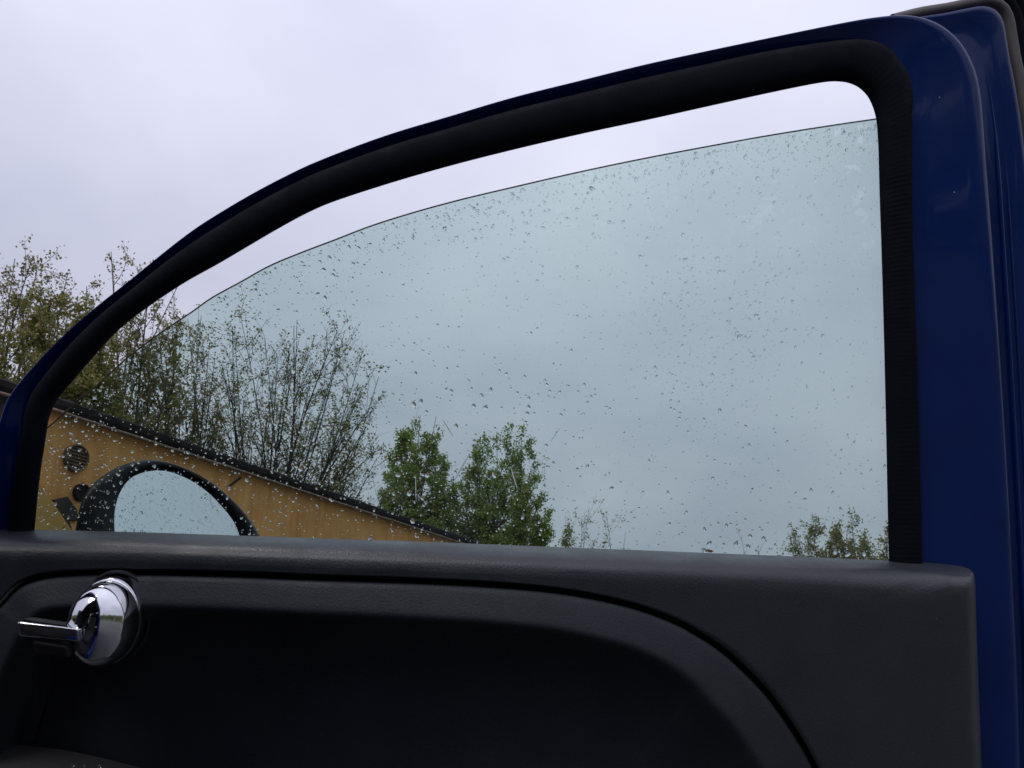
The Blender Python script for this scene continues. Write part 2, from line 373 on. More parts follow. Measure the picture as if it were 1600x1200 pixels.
def make_tree(label, seed, base, centre, rad, nstem, nside, ntwig, nleaf, lsize, trunk_r, leafm, bark, low=0.3, fork=0.25, tipbias=0.5, group='trees behind the building', name='leafy_tree', cat='tree', squash=0.0):
    """stems fan from base to points on the crown envelope (ellipsoid); side branches, twigs and single leaves fill it."""
    r_ = random.Random(seed)
    root = tag(empty(name, base), label, cat, group)
    bv, bf, lv, lf = [], [], [], []
    c = centre - base; O = Vector((0, 0, 0))
    H = c.z + rad.z
    forkp = Vector((c.x * .15, c.y * .15, H * fork))
    nt_ = 6
    tr_ = path(O, forkp, r_, nt_, .03)
    tube(bv, bf, tr_, [trunk_r * (1.25 - .35 * i / nt_) for i in range(nt_ + 1)], 7)
    for s in range(nstem):
        th = s * 2.39996 + r_.uniform(-.25, .25)
        el = math.asin(min(1, max(-.25, -.22 + 1.2 * (s + r_.random()) / nstem)))
        q = r_.uniform(.82, 1.03)
        tip = c + Vector((rad.x * math.cos(th) * math.cos(el) * q, rad.y * math.sin(th) * math.cos(el) * q, rad.z * math.sin(el) * q))
        st = tr_[r_.randint(2, nt_)] if nstem > 3 else tr_[-1]
        sp = path(st, tip, r_, 9, .045, .06)
        sr = trunk_r * r_.uniform(.42, .6)
        tube(bv, bf, sp, [sr * (1 - .9 * (i / 9)) + .004 for i in range(10)], 5)
        slen = (tip - st).length
        for b_ in range(nside):
            t_ = r_.uniform(low, .98) ** .8; k = min(int(t_ * 9), 8); p = sp[k].lerp(sp[k + 1], t_ * 9 - k)
            ax = (sp[k + 1] - sp[k]).normalized()
            dd = (ax * r_.uniform(.6, 1.1) + rv(r_, .55) + Vector((0, 0, .25))).normalized()
            bl = slen * r_.uniform(.12, .30) * (1.15 - .55 * t_)
            q2 = p + dd * bl
            # stay inside a slightly loose envelope
            e = q2 - c; m2 = (e.x / rad.x) ** 2 + (e.y / rad.y) ** 2 + (e.z / rad.z) ** 2
            if m2 > 1.15 and e.z > -rad.z * .6: q2 = c + e * (r_.uniform(.88, 1.10) / math.sqrt(m2))
            bp = path(p, q2, r_, 5, .06, .03)
            br = max(sr * (1 - .85 * t_) * .5, .005)
            tube(bv, bf, bp, [br * (1 - .8 * i / 5) + .003 for i in range(6)], 4)
            for w_ in range(ntwig):
                u_ = r_.uniform(.25, 1.0); kk = min(int(u_ * 5), 4); pp = bp[kk].lerp(bp[kk + 1], u_ * 5 - kk)
                td = ((bp[kk + 1] - bp[kk]).normalized() + rv(r_, .6)).normalized(); tl = r_.uniform(.12, .38) * rad.x * .3
                tp = path(pp, pp + td * tl, r_, 2, .06)
                tube(bv, bf, tp, [.006, .0045, .003], 3)
                dens = 1.0 + tipbias * (t_ - .5) * 2
                for _ in range(max(0, int(r_.gauss(nleaf * dens, nleaf * .45)))):
                    u2 = r_.random(); lp = tp[0].lerp(tp[2], u2) + rv(r_, lsize * .8)
                    leaf(lv, lf, lp, r_, lsize)
    mesh_obj('trunk', bv, bf, bark, root, True)
    cr = mesh_obj('crown', lv, lf, leafm, root)
    return root
def tree_at(label, seed, cx, top, half, dist, mat, bark, base_x=None, low_py=1010, yr=0.8, cfrac=0.55, **kw):
    """crown centre column cx, top row, half width (photo pixels) of a tree standing dist metres away."""
    T = at_depth(cx, top, dist)
    bx = at_depth(base_x if base_x is not None else cx, 900, dist).x
    rx = half * dist / FPX / math.cos(PITCH)
    zb = at_depth(cx, low_py, dist).z
    rz = (T.z - zb) * cfrac
    c = Vector((T.x, dist, T.z - rz))
    return make_tree(label, seed, Vector((bx, dist, 0)), c, Vector((rx, rx * yr, rz)), leafm=mat, bark=bark, **kw)

A, G_, O_ = M['leaf_autumn'], M['leaf_green'], M['leaf_olive']; BK, BD = M['bark'], M['barkdark']
tree_at('tall sparse tree at the left edge of the photo above the door frame', 11, 55, 366, 130, 19, A, BK, base_x=35,
        nstem=34, nside=19, ntwig=6, nleaf=5.5, lsize=.085, trunk_r=.11, cfrac=.48, low=.2, yr=.5, fork=.35)
tree_at('dense low olive tree just above the near end of the building roof', 12, 105, 462, 140, 17, O_, BD, base_x=140,
        nstem=42, nside=24, ntwig=7, nleaf=14, lsize=.085, trunk_r=.10, cfrac=.66, low=.15)
tree_at('sparse tree crossed by the curved door frame above the olive bush', 13, 215, 386, 125, 20, A, BK, base_x=205,
        nstem=26, nside=17, ntwig=6, nleaf=5.5, lsize=.085, trunk_r=.11, cfrac=.46, low=.2, yr=.5, fork=.35)
tree_at('thin sparse tree whose top crosses the upper glass edge', 14, 300, 446, 85, 22, A, BK, base_x=300,
        nstem=20, nside=16, ntwig=6, nleaf=4, lsize=.08, trunk_r=.10, cfrac=.46, low=.2, yr=.5, fork=.35)
tree_at('large nearly bare fan shaped tree standing behind the roof edge', 15, 432, 474, 205, 25, A, BD, base_x=418,
        nstem=48, nside=16, ntwig=6, nleaf=2.9, lsize=.088, trunk_r=.10, cfrac=.46, fork=.30, low=.3, yr=.55)
tree_at('narrow dense green tree right of the large bare tree', 16, 662, 638, 60, 37, G_, BD, base_x=655,
        nstem=28, nside=20, ntwig=7, nleaf=12, lsize=.13, trunk_r=.14, cfrac=.56, low=.1)
tree_at('rounder green tree at the end of the roof edge', 17, 787, 652, 76, 39, G_, BD, base_x=775,
        nstem=28, nside=20, ntwig=7, nleaf=10, lsize=.13, trunk_r=.15, cfrac=.54, low=.12)
tree_at('low green bush under the round green tree', 18, 845, 800, 66, 40, G_, BD, base_x=845,
        nstem=16, nside=16, ntwig=6, nleaf=10, lsize=.12, trunk_r=.07, cfrac=.7, name='leafy_bush', cat='bush')
tree_at('wispy bare shrub right of the green trees', 19, 922, 775, 68, 40, A, BK, base_x=920,
        nstem=20, nside=9, ntwig=4, nleaf=2.4, lsize=.10, trunk_r=.05, cfrac=.65, name='bare_shrub', cat='shrub', fork=.1)
tree_at('very thin bare shrub beside the small trees at lower right', 20, 1165, 816, 42, 36, A, BK, base_x=1165,
        nstem=10, nside=6, ntwig=3, nleaf=1.6, lsize=.08, trunk_r=.035, cfrac=.65, name='bare_shrub', cat='shrub', fork=.1)
tree_at('small yellowish tree at lower right, the one nearer the thin shrub', 21, 1262, 796, 54, 34, O_, BD, base_x=1262,
        nstem=17, nside=14, ntwig=5, nleaf=7, lsize=.10, trunk_r=.07, cfrac=.62)
tree_at('tallest of the small yellowish trees at lower right', 22, 1320, 788, 46, 33, O_, BD, base_x=1308,
        nstem=17, nside=14, ntwig=5, nleaf=7, lsize=.10, trunk_r=.08, cfrac=.62)
tree_at('low yellowish bush against the window pillar at lower right', 23, 1370, 815, 60, 34, O_, BD, base_x=1372,
        nstem=17, nside=14, ntwig=5, nleaf=7, lsize=.10, trunk_r=.06, cfrac=.66, name='leafy_bush', cat='bush')

# wood added out of view behind the camera, to darken reflections in the paint
rw = random.Random(77); v = []; f = []
for k in range(15000):
    az_ = R(rw.uniform(80, 290)); dd = rw.uniform(38, 46)
    hmax = 7.0 + 3.0 * noise.noise((az_ * 4.0, 0, 0)) + 1.5 * noise.noise((az_ * 17.0, 5, 0))
    leaf(v, f, Vector((dd * math.sin(az_), dd * math.cos(az_), hmax * rw.random() ** .7)), rw, 1.1)
wood = mesh_obj('unseen_wood', v, f, M['leaf_green']); wood['kind'] = 'stuff'; wood['label'] = 'unseen wood added behind the camera to darken reflections'; 

# ================================================================== the open car door
hp = DOORM @ L(-75, 900, .03)
ca = YAW - R(62); CB = Vector((math.cos(ca), math.sin(ca), 0)); INW = Vector((CB.y, -CB.x, 0)); FW_ = -CB
carm = Matrix(((FW_.x, INW.x, 0, hp.x), (FW_.y, INW.y, 0, hp.y), (0, 0, 1, 0), (0, 0, 0, 1)))
body = tag(empty('car', mw=carm), 'dark blue small car with its door open and the wet window partly lowered', 'car')
DOORLOC = carm.inverted() @ DOORM
door = 'door'
OUT = [(-75, 1500), (-70, 1200), (-62, 960), (-45, 820), (-25, 720), (-4, 655), (7, 625), (26, 598), (60, 560), (100, 520), (150, 477), (200, 438), (250, 397), (300, 358), (350, 326), (400, 297), (450, 271), (500, 248), (600, 210), (700, 180), (800, 150), (900, 125), (1000, 100), (1100, 78), (1200, 57), (1300, 36), (1370, 23), (1425, 19), (1470, 30), (1506, 57), (1530, 98), (1541, 140), (1546, 190), (1552, 270), (1560, 370), (1569, 500), (1579, 650), (1588, 800), (1594, 930), (1600, 1050), (1606, 1250), (1612, 1500)]
INN = [(30, 1500), (34, 1200), (42, 930), (51, 815), (58, 745), (66, 693), (73, 652), (86, 624), (109, 596), (138, 562), (184, 513), (232, 476), (286, 440), (338, 411), (384, 384), (430, 357), (478, 331), (525, 311), (621, 280), (720, 252), (820, 227), (920, 204), (1019, 183), (1118, 161), (1214, 140), (1285, 126), (1316, 124), (1338, 129), (1354, 140), (1365, 156), (1373, 180), (1376, 208), (1377.5, 240), (1379, 300), (1382, 390), (1385.5, 510), (1389, 655), (1392, 800), (1395, 930), (1397, 1050), (1401, 1250), (1406, 1500)]
KM = []
for i, (a, b_) in enumerate(zip(OUT, INN)):
    x = b_[0]
    k = lerp_table([(0, .36), (4, .42), (6, .52), (9, .70), (12, .78), (24, .78), (26, .66), (28, .46), (31, .31), (34, .262), (42, .235)], i)
    KM.append((b_[0] + (a[0] - b_[0]) * k, b_[1] + (a[1] - b_[1]) * k))
tri = [(*a, *m_, *b_) for a, m_, b_ in zip(OUT, KM, INN)]
# interpolate the three curves together
def spline_n(rows, sub):
    outp = []
    n = len(rows)
    for i in range(n - 1):
        p0 = rows[max(i - 1, 0)]; p1 = rows[i]; p2 = rows[i + 1]; p3 = rows[min(i + 2, n - 1)]
        for k in range(sub):
            t_ = k / sub
            outp.append(tuple(.5 * ((2 * b1) + (-a + c1) * t_ + (2 * a - 5 * b1 + 4 * c1 - d1) * t_ ** 2 + (-a + 3 * b1 - 3 * c1 + d1) * t_ ** 3) for a, b1, c1, d1 in zip(p0, p1, p2, p3)))
    outp.append(rows[-1]); return outp
def smooth_rows(rows, it=2):
    for _ in range(it):
        rows = [rows[0]] + [tuple((a + 2 * b1 + c1) / 4 for a, b1, c1 in zip(x0, x1, x2)) for x0, x1, x2 in zip(rows, rows[1:], rows[2:])] + [rows[-1]]
    return rows
rows = smooth_rows(spline_n(tri, 10), 8)
PO = [L(r[0], r[1], 0) for r in rows]; PM = [L(r[2], r[3], 0) for r in rows]; PI = [L(r[4], r[5], 0) for r in rows]
NR = len(rows)
prof = [(0.0, .045), (-.0, .016), (.012, .0095), (.035, .0048), (.075, .0018), (.13, .0002), (.22, .0008), (.32, .0019), (.45, .0034), (.70, .0060), (.92, .0082), (.975, .0090), (1.0, .011), (1.0, .032)]
v = []
for a, m_ in zip(PO, PM):
    for s, wd in prof:
        p = a.lerp(m_, s); v.append((p.x, wd, p.z))
mesh_obj('window_frame', v, grid_faces(NR, len(prof)), M['paint'], door, True)
# ribbed rubber seal round the opening
rows2 = smooth_rows(spline_n(tri, 60), 48)
QM = [L(r[2], r[3], 0) for r in rows2]; QI = [L(r[4], r[5], 0) for r in rows2]
sp_ = [(0.0, .013), (.02, .004), (.10, -.003), (.24, -.0052), (.40, -.0060), (.58, -.0058), (.74, -.0044), (.88, -.0018), (.97, .002), (1.0, .0055), (.93, .009)]
v = []; dist = 0.0
for i in range(len(QM)):
    if i: dist += (QI[i] - QI[i - 1]).length
    rib = (.00026 if QI[i].x > .33 and QI[i].z < .24 else .00008) * max(0, math.sin(2 * math.pi * dist / .0050)) ** .7
    for k, (s, wd) in enumerate(sp_):
        p = QM[i].lerp(QI[i], s); v.append((p.x, wd - (rib if 3 <= k <= 7 else 0), p.z))
mesh_obj('window_seal', v, grid_faces(len(QM), len(sp_)), M['rubber'], door, True)

# outer flange that stands out behind the rear corner, edged with grey weatherstrip
FL = [(1395, 34), (1440, 23), (1480, 16.5), (1520, 8), (1540, 5), (1555, 8), (1565, 16), (1572, 30), (1576, 52), (1582, 88), (1590, 128), (1600, 190), (1610, 280), (1622, 420), (1640, 700), (1655, 1000), (1668, 1500)]
FI = [(1380, 80), (1400, 85), (1430, 90), (1460, 95), (1480, 100), (1490, 110), (1498, 120), (1503, 130), (1507, 145), (1510, 170), (1514, 200), (1520, 250), (1526, 320), (1535, 450), (1550, 700), (1562, 1000), (1575, 1500)]
fr_ = smooth_rows(spline_n([(*a, *b_) for a, b_ in zip(FL, FI)], 8), 4)
FW = .030
fo_ = [L(r[0], r[1], FW) for r in fr_]; fi_ = [L(r[2], r[3], FW) for r in fr_]
pf = [(0.0, .058), (0.0, .040), (.015, .034), (.05, .0305), (.12, .030), (.30, .0335), (.55, .035), (.75, .034), (1.0, .032)]
v = []
for a, b_ in zip(fo_, fi_):
    for s, wd in pf:
        p = a.lerp(b_, s); v.append((p.x, wd, p.z))
mesh_obj('rear_flange', v, grid_faces(len(fr_), len(pf)), M['paint'], door, True)
# a raised shut-line bead running down beside the frame
BEAD = [(1543, 118), (1549, 160), (1555, 210), (1561, 290), (1568, 400), (1577, 540), (1587, 720), (1597, 900), (1611, 1250)]
def strip_tube(name, pxs, wd, r0, mat, n=90, sides=10, flat=1.0, taper=0):
    pts = [L(p.x, p.y, wd) for p in spline([(a, b_, 0) for a, b_ in pxs], n)]
    vv, ff = [], []
    for i, p in enumerate(pts):
        d = (pts[min(i + 1, n - 1)] - pts[max(i - 1, 0)]).normalized(); b_ = d.cross(Vector((0, 1, 0))); rr = r0 * min(1, (i + .3) / taper if taper else 1)
        for k in range(sides):
            an = 2 * math.pi * k / sides; vv.append(p + (Vector((0, 1, 0)) * math.cos(an) * flat + b_ * math.sin(an)) * rr)
    ff = grid_faces(n, sides, close_c=True)
    return mesh_obj(name, vv, ff, mat, door, True)
strip_tube('shut_bead', BEAD, .022, .0024, M['paint'], taper=12)
strip_tube('shut_bead', [(a + 13, b_ + 6) for a, b_ in BEAD[2:]], .027, .0014, M['paint'], taper=12)
def offset_px(pts, d):
    o = []
    for i, p in enumerate(pts):
        a = pts[max(i - 1, 0)]; c = pts[min(i + 1, len(pts) - 1)]; n_ = Vector((c[1] - a[1], -(c[0] - a[0]))).normalized(); o.append((p[0] + n_.x * d, p[1] + n_.y * d))
    return o
strip_tube('weatherstrip', offset_px(FL, 3), .044, .0066, M['greyrubber'], 140, 12)
strip_tube('weatherstrip', offset_px(FL[4:], 14), .050, .0080, M['rubber'], 120, 12)
strip_tube('weatherstrip', offset_px(FL[4:], 27), .054, .011, M['rubber'], 120, 12)
# lower shell of the door, hidden behind the trim from inside
bm = bmesh.new()
sh = [(-78, 905), (300, 892), (900, 905), (1500, 930), (1600, 960), (1612, 1500), (1540, 1760), (20, 1760), (-75, 1500)]
a_ = [bm.verts.new((L(x, y).x, .031, L(x, y).z)) for x, y in sh]; b2 = [bm.verts.new((L(x, y).x, .105, L(x, y).z - .004)) for x, y in sh]
bm.faces.new(a_); bm.faces.new(b2[::-1])
for k in range(len(sh)): bm.faces.new((a_[k], b2[k], b2[(k + 1) % len(sh)], a_[(k + 1) % len(sh)]))
bmesh.ops.bevel(bm, geom=bm.edges[:], offset=.008, segments=2, affect='EDGES')
bm_obj('door_shell', bm, M['paint'], door, True)

# window glass, lowered so that its edge shows below the frame
GW0, GW1 = .0100, .0138
GE = [(40, 700), (66, 674), (93, 651), (107, 637), (128, 620), (149, 603), (187, 568), (227, 536), (267, 508), (300, 486), (328, 466), (375, 440), (420, 415), (470, 394), (520, 375), (580, 352), (650, 330), (720, 311), (800, 292), (900, 269), (1000, 248), (1100, 229), (1200, 211), (1300, 195), (1376, 184), (1405, 180)]
ge = [(p.x, p.y) for p in spline([(a, b_, 0) for a, b_ in GE], 140)]
gpoly = ge + [(1412, 600), (1420, 960), (700, 930), (20, 920), (34, 790)]
bm = bmesh.new()
ga = [bm.verts.new((L(x, y, GW0).x, GW0, L(x, y, GW0).z)) for x, y in gpoly]
gb = [bm.verts.new((q.co.x, GW1, q.co.z)) for q in ga]
bm.faces.new(ga); bm.faces.new(gb[::-1])
glass = bm_obj('window_glass', bm, M['glass'], door)
v = []; 
for x, y in ge:
    p = L(x, y, GW0); n_ = .0003
    v += [(p.x, GW0 - .0001, p.z - .0004), (p.x, GW0 + .0005, p.z + n_), (p.x, GW1 - .0005, p.z + n_), (p.x, GW1 + .0001, p.z - .0004)]
mesh_obj('glass_edge', v, grid_faces(len(ge), 4, close_c=True), M['edge'], glass, True)

# ------------------------------------------------------------------ inner trim
BELT = [(-120, 826), (0, 827), (150, 830), (300, 834), (500, 841), (700, 848), (900, 856), (1100, 863), (1250, 870), (1380, 875), (1440, 878), (1490, 883), (1508, 886), (1518, 892), (1523, 903), (1524, 920), (1526, 980), (1529, 1060), (1533, 1150), (1538, 1280), (1545, 1460), (1550, 1640)]
GRO = [(-60, 1060), (-18, 962), (0, 938), (26, 912), (60, 898), (110, 892), (200, 890), (350, 893), (500, 899), (650, 904), (770, 910), (860, 918), (930, 929), (1000, 946), (1060, 969), (1110, 998), (1155, 1033), (1200, 1080), (1240, 1135), (1275, 1195), (1310, 1280), (1345, 1420)]
PAIR = [((-290, 960), (-150, 1500)), ((-200, 860), (-95, 1200)), ((-120, 826), (-60, 1060)), ((-60, 826.5), (-18, 962)), ((0, 827), (2, 936)), ((30, 827.5), (26, 912)), ((62, 828), (60, 898)), ((110, 829), (110, 892)), ((200, 831), (200, 890)), ((350, 836), (350, 893)), ((500, 841), (500, 899)), ((650, 846), (650, 904)), ((780, 851), (770, 910)), ((900, 856), (860, 918)), ((1010, 860), (930, 929)), ((1130, 865), (1000, 946)), ((1260, 870), (1060, 969)), ((1370, 875), (1092, 987)), ((1440, 878), (1112, 999)), ((1488, 883), (1130, 1012)), ((1507, 886), (1140, 1020)), ((1518, 892), (1150, 1029)), ((1523, 903), (1161, 1039)), ((1524.5, 930), (1180, 1058)), ((1527, 1000), (1206, 1087)), ((1530, 1080), (1240, 1135)), ((1534, 1180), (1275, 1195)), ((1539, 1320), (1310, 1280)), ((1550, 1640), (1345, 1420))]
prow = smooth_rows(spline_n([(*a, *b_) for a, b_ in PAIR], 10), 3)
NB = len(prow)
gro = [(r[2], r[3]) for r in prow]
BT = [(a[0], a[1]) for a, _ in PAIR[2:19]] + [(1490, 881), (1560, 885)]
TP = [(-99, .0075), (0, .0075), (1.5, .0010), (4, -.009), (8, -.0195), (13, -.0290), (19, -.0365), (26, -.0415), (34, -.0445), (46, -.0460), (60, -.0462), (9999, -.0462)]
RP = [(-99, .030), (0, .0300), (.8, -.012), (2, -.026), (3.5, -.034), (6, -.0395), (10, -.0432), (15, -.0452), (22, -.0462), (9999, -.0462)]
def trim_w(x, y):
    dt = y - lerp_table(BT, x); dr = lerp_table([(880, 1524), (1000, 1527), (1080, 1530), (1180, 1534), (1320, 1539), (1640, 1550)], y) - x
    a = lerp_table(TP, dt) + .0462; b_ = lerp_table(RP, dr) + .0462
    return -.0462 + (max(a, 0) ** 2 + max(b_, 0) ** 2) ** .5
v = []
for bx, by, gx, gy in prow:
    e = Vector((gx - bx, gy - by)); ln = e.length; e.normalize()
    ds = [d for d in (0, .8, 1.8, 3, 4.5, 6.5, 9, 12, 15.5, 19, 23, 28, 34, 42)]
    sc = min(1.0, (ln - 8) / 46); pts = []
    for d in ds: pts.append((bx + e.x * d * sc, by + e.y * d * sc))
    d0 = 42 * sc
    for q in (.12, .25, .4, .55, .7, .85, .97):
        d = d0 + (ln - 3 - d0) * q; pts.append((bx + e.x * d, by + e.y * d))
    for x, y in pts:
        wd = trim_w(x, y); p = L(x, y, wd); v.append((p.x, wd, p.z))
    for d, dw_ in ((2.2, 0), (.8, .0012), (0, .005), (-.3, .018)):
        wd = -.0462 + dw_; p = L(gx - e.x * d, gy - e.y * d, wd); v.append((p.x, wd, p.z))
nc = len(v) // NB
mesh_obj('trim_panel', v, grid_faces(NB, nc), M['trim'], door, True)
# inset lower panel, bulging towards the seat below its lit upper lip
v = []
IP = [(-3, -.026), (3.5, -.028), (6.5, -.033), (7.5, -.0410), (9.5, -.0448), (13, -.0465), (20, -.0485), (32, -.0515), (45, -.0548), (54, -.0570), (58, -.0576), (62, -.0574), (66, -.0562), (73, -.0532), (84, -.0480), (105, -.0395), (140, -.0290), (200, -.0200), (320, -.0150)]
for i, (gx, gy) in enumerate(gro):
    a = gro[max(i - 1, 0)]; c = gro[min(i + 1, NB - 1)]
    tx, ty = c[0] - a[0], c[1] - a[1]; n_ = Vector((-ty, tx)).normalized()
    tgt = Vector((-100 + 950 * i / NB, 1720))
    wide = lerp_table([(0, .9), (.25, .92), (.6, 1.12), (.8, 1.25), (1.0, 1.25)], i / NB)
    x = y = 0
    for d, wd in IP:
        mixd_ = min(max((d - 60) / 260, 0), 1)
        e = n_.lerp((tgt - Vector((gx, gy))).normalized(), mixd_)
        x, y = gx + e.x * d * (wide if d > 12 else 1), gy + e.y * d * (wide if d > 12 else 1); p = L(x, y, wd); v.append((p.x, wd, p.z))
    for s in (.3, .65, 1.0):
        p = L(x + (tgt.x - x) * s, y + (tgt.y - y) * s, -.015); v.append((p.x, -.015, p.z))
nc = len(IP) + 3
mesh_obj('insert_panel', v, grid_faces(NB, nc), M['insert'], door, True)
# armrest pull, only its top edge in view
AR = [(-140, 1160), (-60, 1160), (0, 1164), (60, 1171), (110, 1181), (160, 1193), (210, 1207), (250, 1226), (275, 1260), (285, 1330)]
v = []
arc = [(p.x, p.y) for p in spline([(a, b_, 0) for a, b_ in AR], 60)]
for x, y in arc:
    for d, wd in ((-12, -.02), (-4, -.050), (0, -.064), (4, -.074), (12, -.084), (26, -.092), (48, -.096), (80, -.094), (130, -.080), (170, -.05), (180, -.02)):
        p = L(x, y, -.07); v.append((p.x - max(d, 0) * .00012, wd, p.z - d * .00055 - .026))
mesh_obj('armrest', v, grid_faces(60, 11), M['arm'], door, True)

# ------------------------------------------------------------------ chrome inside handle
hc = L(173, 968, -.0545)
handle = empty('door_handle'); handle.parent = body; handle.matrix_local = DOORLOC @ Matrix.Translation((hc.x, -.0545, hc.z))
def lathe(name, prof, mat, parent, n=48, shift=None):
    vv = []
    for r_, y in prof:
        for k in range(n):
            a = 2 * math.pi * k / n; s = shift(y) if shift else (0, 0)
            vv.append((s[0] + r_ * .76 * math.cos(a), y, s[1] + r_ * math.sin(a)))
    ff = grid_faces(len(prof), n, close_c=True)
    return mesh_obj(name, vv, ff, mat, parent, True)
hs = .78 / FPX
lathe('recess_ring', [(.0402, .016), (.0400, .0085), (.0396, .0068), (.0390, .0060), (.0380, .0064), (.0370, .008), (.0360, .016)], M['insert'], handle)
lathe('rosette', [(.0352, .014), (.0362, .000), (.0362, -.006), (.0355, -.0092), (.0345, -.0100), (.0342, -.0106)], M['chrome'], handle)
capp = [(.0338, -.0106), (.0342, -.0115), (.0340, -.0150)]
for k in range(1, 13):
    a = k * math.pi / 2 / 12; capp.append((.0340 * math.cos(a) + .0004, -.0150 - .0290 * math.sin(a)))
lathe('dome', capp, M['chrome'], handle, shift=lambda y: (-.10 * max(0, -y - .012), 0))
# lever: flat bar reaching forward from the dome, with a finger tab under it
def lever_bm(x0, x1, y0, y1, z0a, z1a, z0b, z1b, bev):
    bm = bmesh.new()
    vs = [bm.verts.new(q) for q in ((x0, y0 + .006, z0a), (x1, y0 + .006, z0b), (x1, y1, z0b), (x0, y1, z0a), (x0, y0, z1a), (x1, y0, z1b), (x1, y1, z1b), (x0, y1, z1a))]
    for q in ((0, 1, 2, 3), (7, 6, 5, 4), (0, 4, 5, 1), (1, 5, 6, 2), (2, 6, 7, 3), (3, 7, 4, 0)): bm.faces.new([vs[k] for k in q])
    bmesh.ops.bevel(bm, geom=bm.edges[:], offset=bev, segments=3, affect='EDGES', profile=.6)
    return bm
bm_obj('lever', lever_bm(-.051, -.005, -.054, -.034, -.0030, .0100, -.0070, .0045, .0028), M['chrome'], handle, True)
bm_obj('finger_tab', lever_bm(-.041, -.015, -.048, -.034, -.0165, -.006, -.021, -.010, .0025), M['arm'], handle, True)

# ------------------------------------------------------------------ wing mirror outside the glass
MC = D0 + DW * .13
mirror = empty('wing_mirror'); mirror.parent = body
mcw = on_plane(275, 800, MC, DW)
mloc = DINV @ mcw; mirror.matrix_local = DOORLOC @ Matrix.Translation(mloc)
view = (CAM - mcw).normalized()
az = math.atan2(view.x, view.y)
want = Vector((math.sin(R(112)) * math.cos(R(24)), math.cos(R(112)) * math.cos(R(24)), math.sin(R(24))))
mn = (view + want).normalized()
def MP(px, py, off=0.0):           # a point of the mirror's own plane, pushed off along its normal
    return DINV @ on_plane(px, py, mcw + mn * off, mn) - mloc
GLM = [(180, 834), (180, 800), (188, 770), (204, 748), (232, 735), (262, 733), (295, 744), (326, 764), (352, 790), (370, 814), (379, 838), (382, 870), (370, 905), (330, 928), (270, 935), (215, 922), (188, 890), (180, 834)]
HOM = [(118, 828), (126, 788), (142, 760), (170, 737), (202, 723), (240, 718.5), (278, 727), (320, 747), (357, 775), (386, 806), (405, 836), (413, 880), (400, 925), (350, 955), (270, 962), (190, 948), (135, 900), (118, 828)]
NM = 72
gm = [(p.x, p.y) for p in spline([(a, b_, 0) for a, b_ in GLM], NM + 1)][:-1]
hm = [(p.x, p.y) for p in spline([(a, b_, 0) for a, b_ in HOM], NM + 1)][:-1]
gcx, gcy = 278, 835
bm = bmesh.new(); bm.faces.new([bm.verts.new(MP(x + (gcx - x) * -.02, y + (gcy - y) * -.02, -.004)) for x, y in gm])
bm_obj('mirror_glass', bm, M['mirror'], mirror)
v = []
cen = MP(gcx - 20, gcy, 0); back = DINV.to_3x3() @ (-mn)
bdir = (DINV.to_3x3() @ (-view * .6 + Vector((-.45, .7, 0)) * .6)).normalized()
ringlist = []
for k in range(NM):
    g3 = MP(*gm[k], -.006); g4 = MP(*gm[k], 0); h3 = MP(*hm[k], -.004); h2 = h3.lerp(g4, .35) - back * .004
    h1 = h3.lerp(g4, .12) - back * .0015
    col_ = [g3, g4.lerp(h3, .04), h2, h1, h3]
    for s, dep in ((1.0, .010), (.985, .025), (.94, .045), (.85, .065), (.68, .082), (.42, .092), (.12, .095)):
        col_.append(cen + (h3 - cen) * s + bdir * dep)
    v += col_
mesh_obj('housing', v, grid_faces(NM, 12, close_r=True), M['gloss'], mirror, True)
# arm joining the mirror to the door
arm0 = MP(165, 930, -.03); arm1 = Vector((L(110, 930, .1).x, .105, L(110, 930, .1).z)) - mloc
vv, ff = [], []; tube(vv, ff, [arm0, arm0.lerp(arm1, .5), arm1], [.022, .02, .026], 12)
mesh_obj('mirror_arm', vv, ff, M['gloss'], mirror, True)

# ------------------------------------------------------------------ raindrops on the outside of the glass
def inside(poly, x, y):
    c = False; n = len(poly); j = n - 1
    for i in range(n):
        xi, yi = poly[i]; xj, yj = poly[j]
        if (yi > y) != (yj > y) and x < (xj - xi) * (y - yi) / (yj - yi) + xi: c = not c
        j = i
    return c
gin = [(p[0], p[1] + 3) for p in ge] + [(1396, 500), (1402, 885), (40, 845)]
def edge_y(x):
    for a, b_ in zip(ge, ge[1:]):
        if a[0] <= x <= b_[0]: return a[1] + (b_[1] - a[1]) * (x - a[0]) / max(b_[0] - a[0], 1e-6)
    return 0
rd = random.Random(5)
drops = []     # px, py, radius px, stretch, tilt
def add_drop(x, y, r_, st=None):
    if inside(gin, x, y): drops.append((x, y, r_ * .74, st if st else 1 + abs(rd.gauss(0, .35)), rd.gauss(0, .45)))
for _ in range(1500):              # driven against the lower front of the pane
    x = 60 + abs(rd.gauss(0, 250)); y = rd.uniform(500, 850); add_drop(x, y, min(3.0, .75 + rd.expovariate(1.55)))
for _ in range(1100):               # band under the upper edge
    x = rd.uniform(330, 1390); y = edge_y(x) + 6 + rd.expovariate(1 / 38); add_drop(x, y, min(4.2, 1.0 + rd.expovariate(1.3)))
for _ in range(2300):               # fine spray everywhere
    x = rd.uniform(300, 1392); y = rd.uniform(190, 868); add_drop(x, y, .7 + rd.expovariate(1.9))
for _ in range(520):               # clusters towards the rear
    cx_, cy_ = rd.choice([(1075, 450), (1180, 520), (1040, 540), (1110, 600), (1190, 470)]); add_drop(rd.gauss(cx_, 38), rd.gauss(cy_, 55), min(4.2, .9 + rd.expovariate(1.35)))
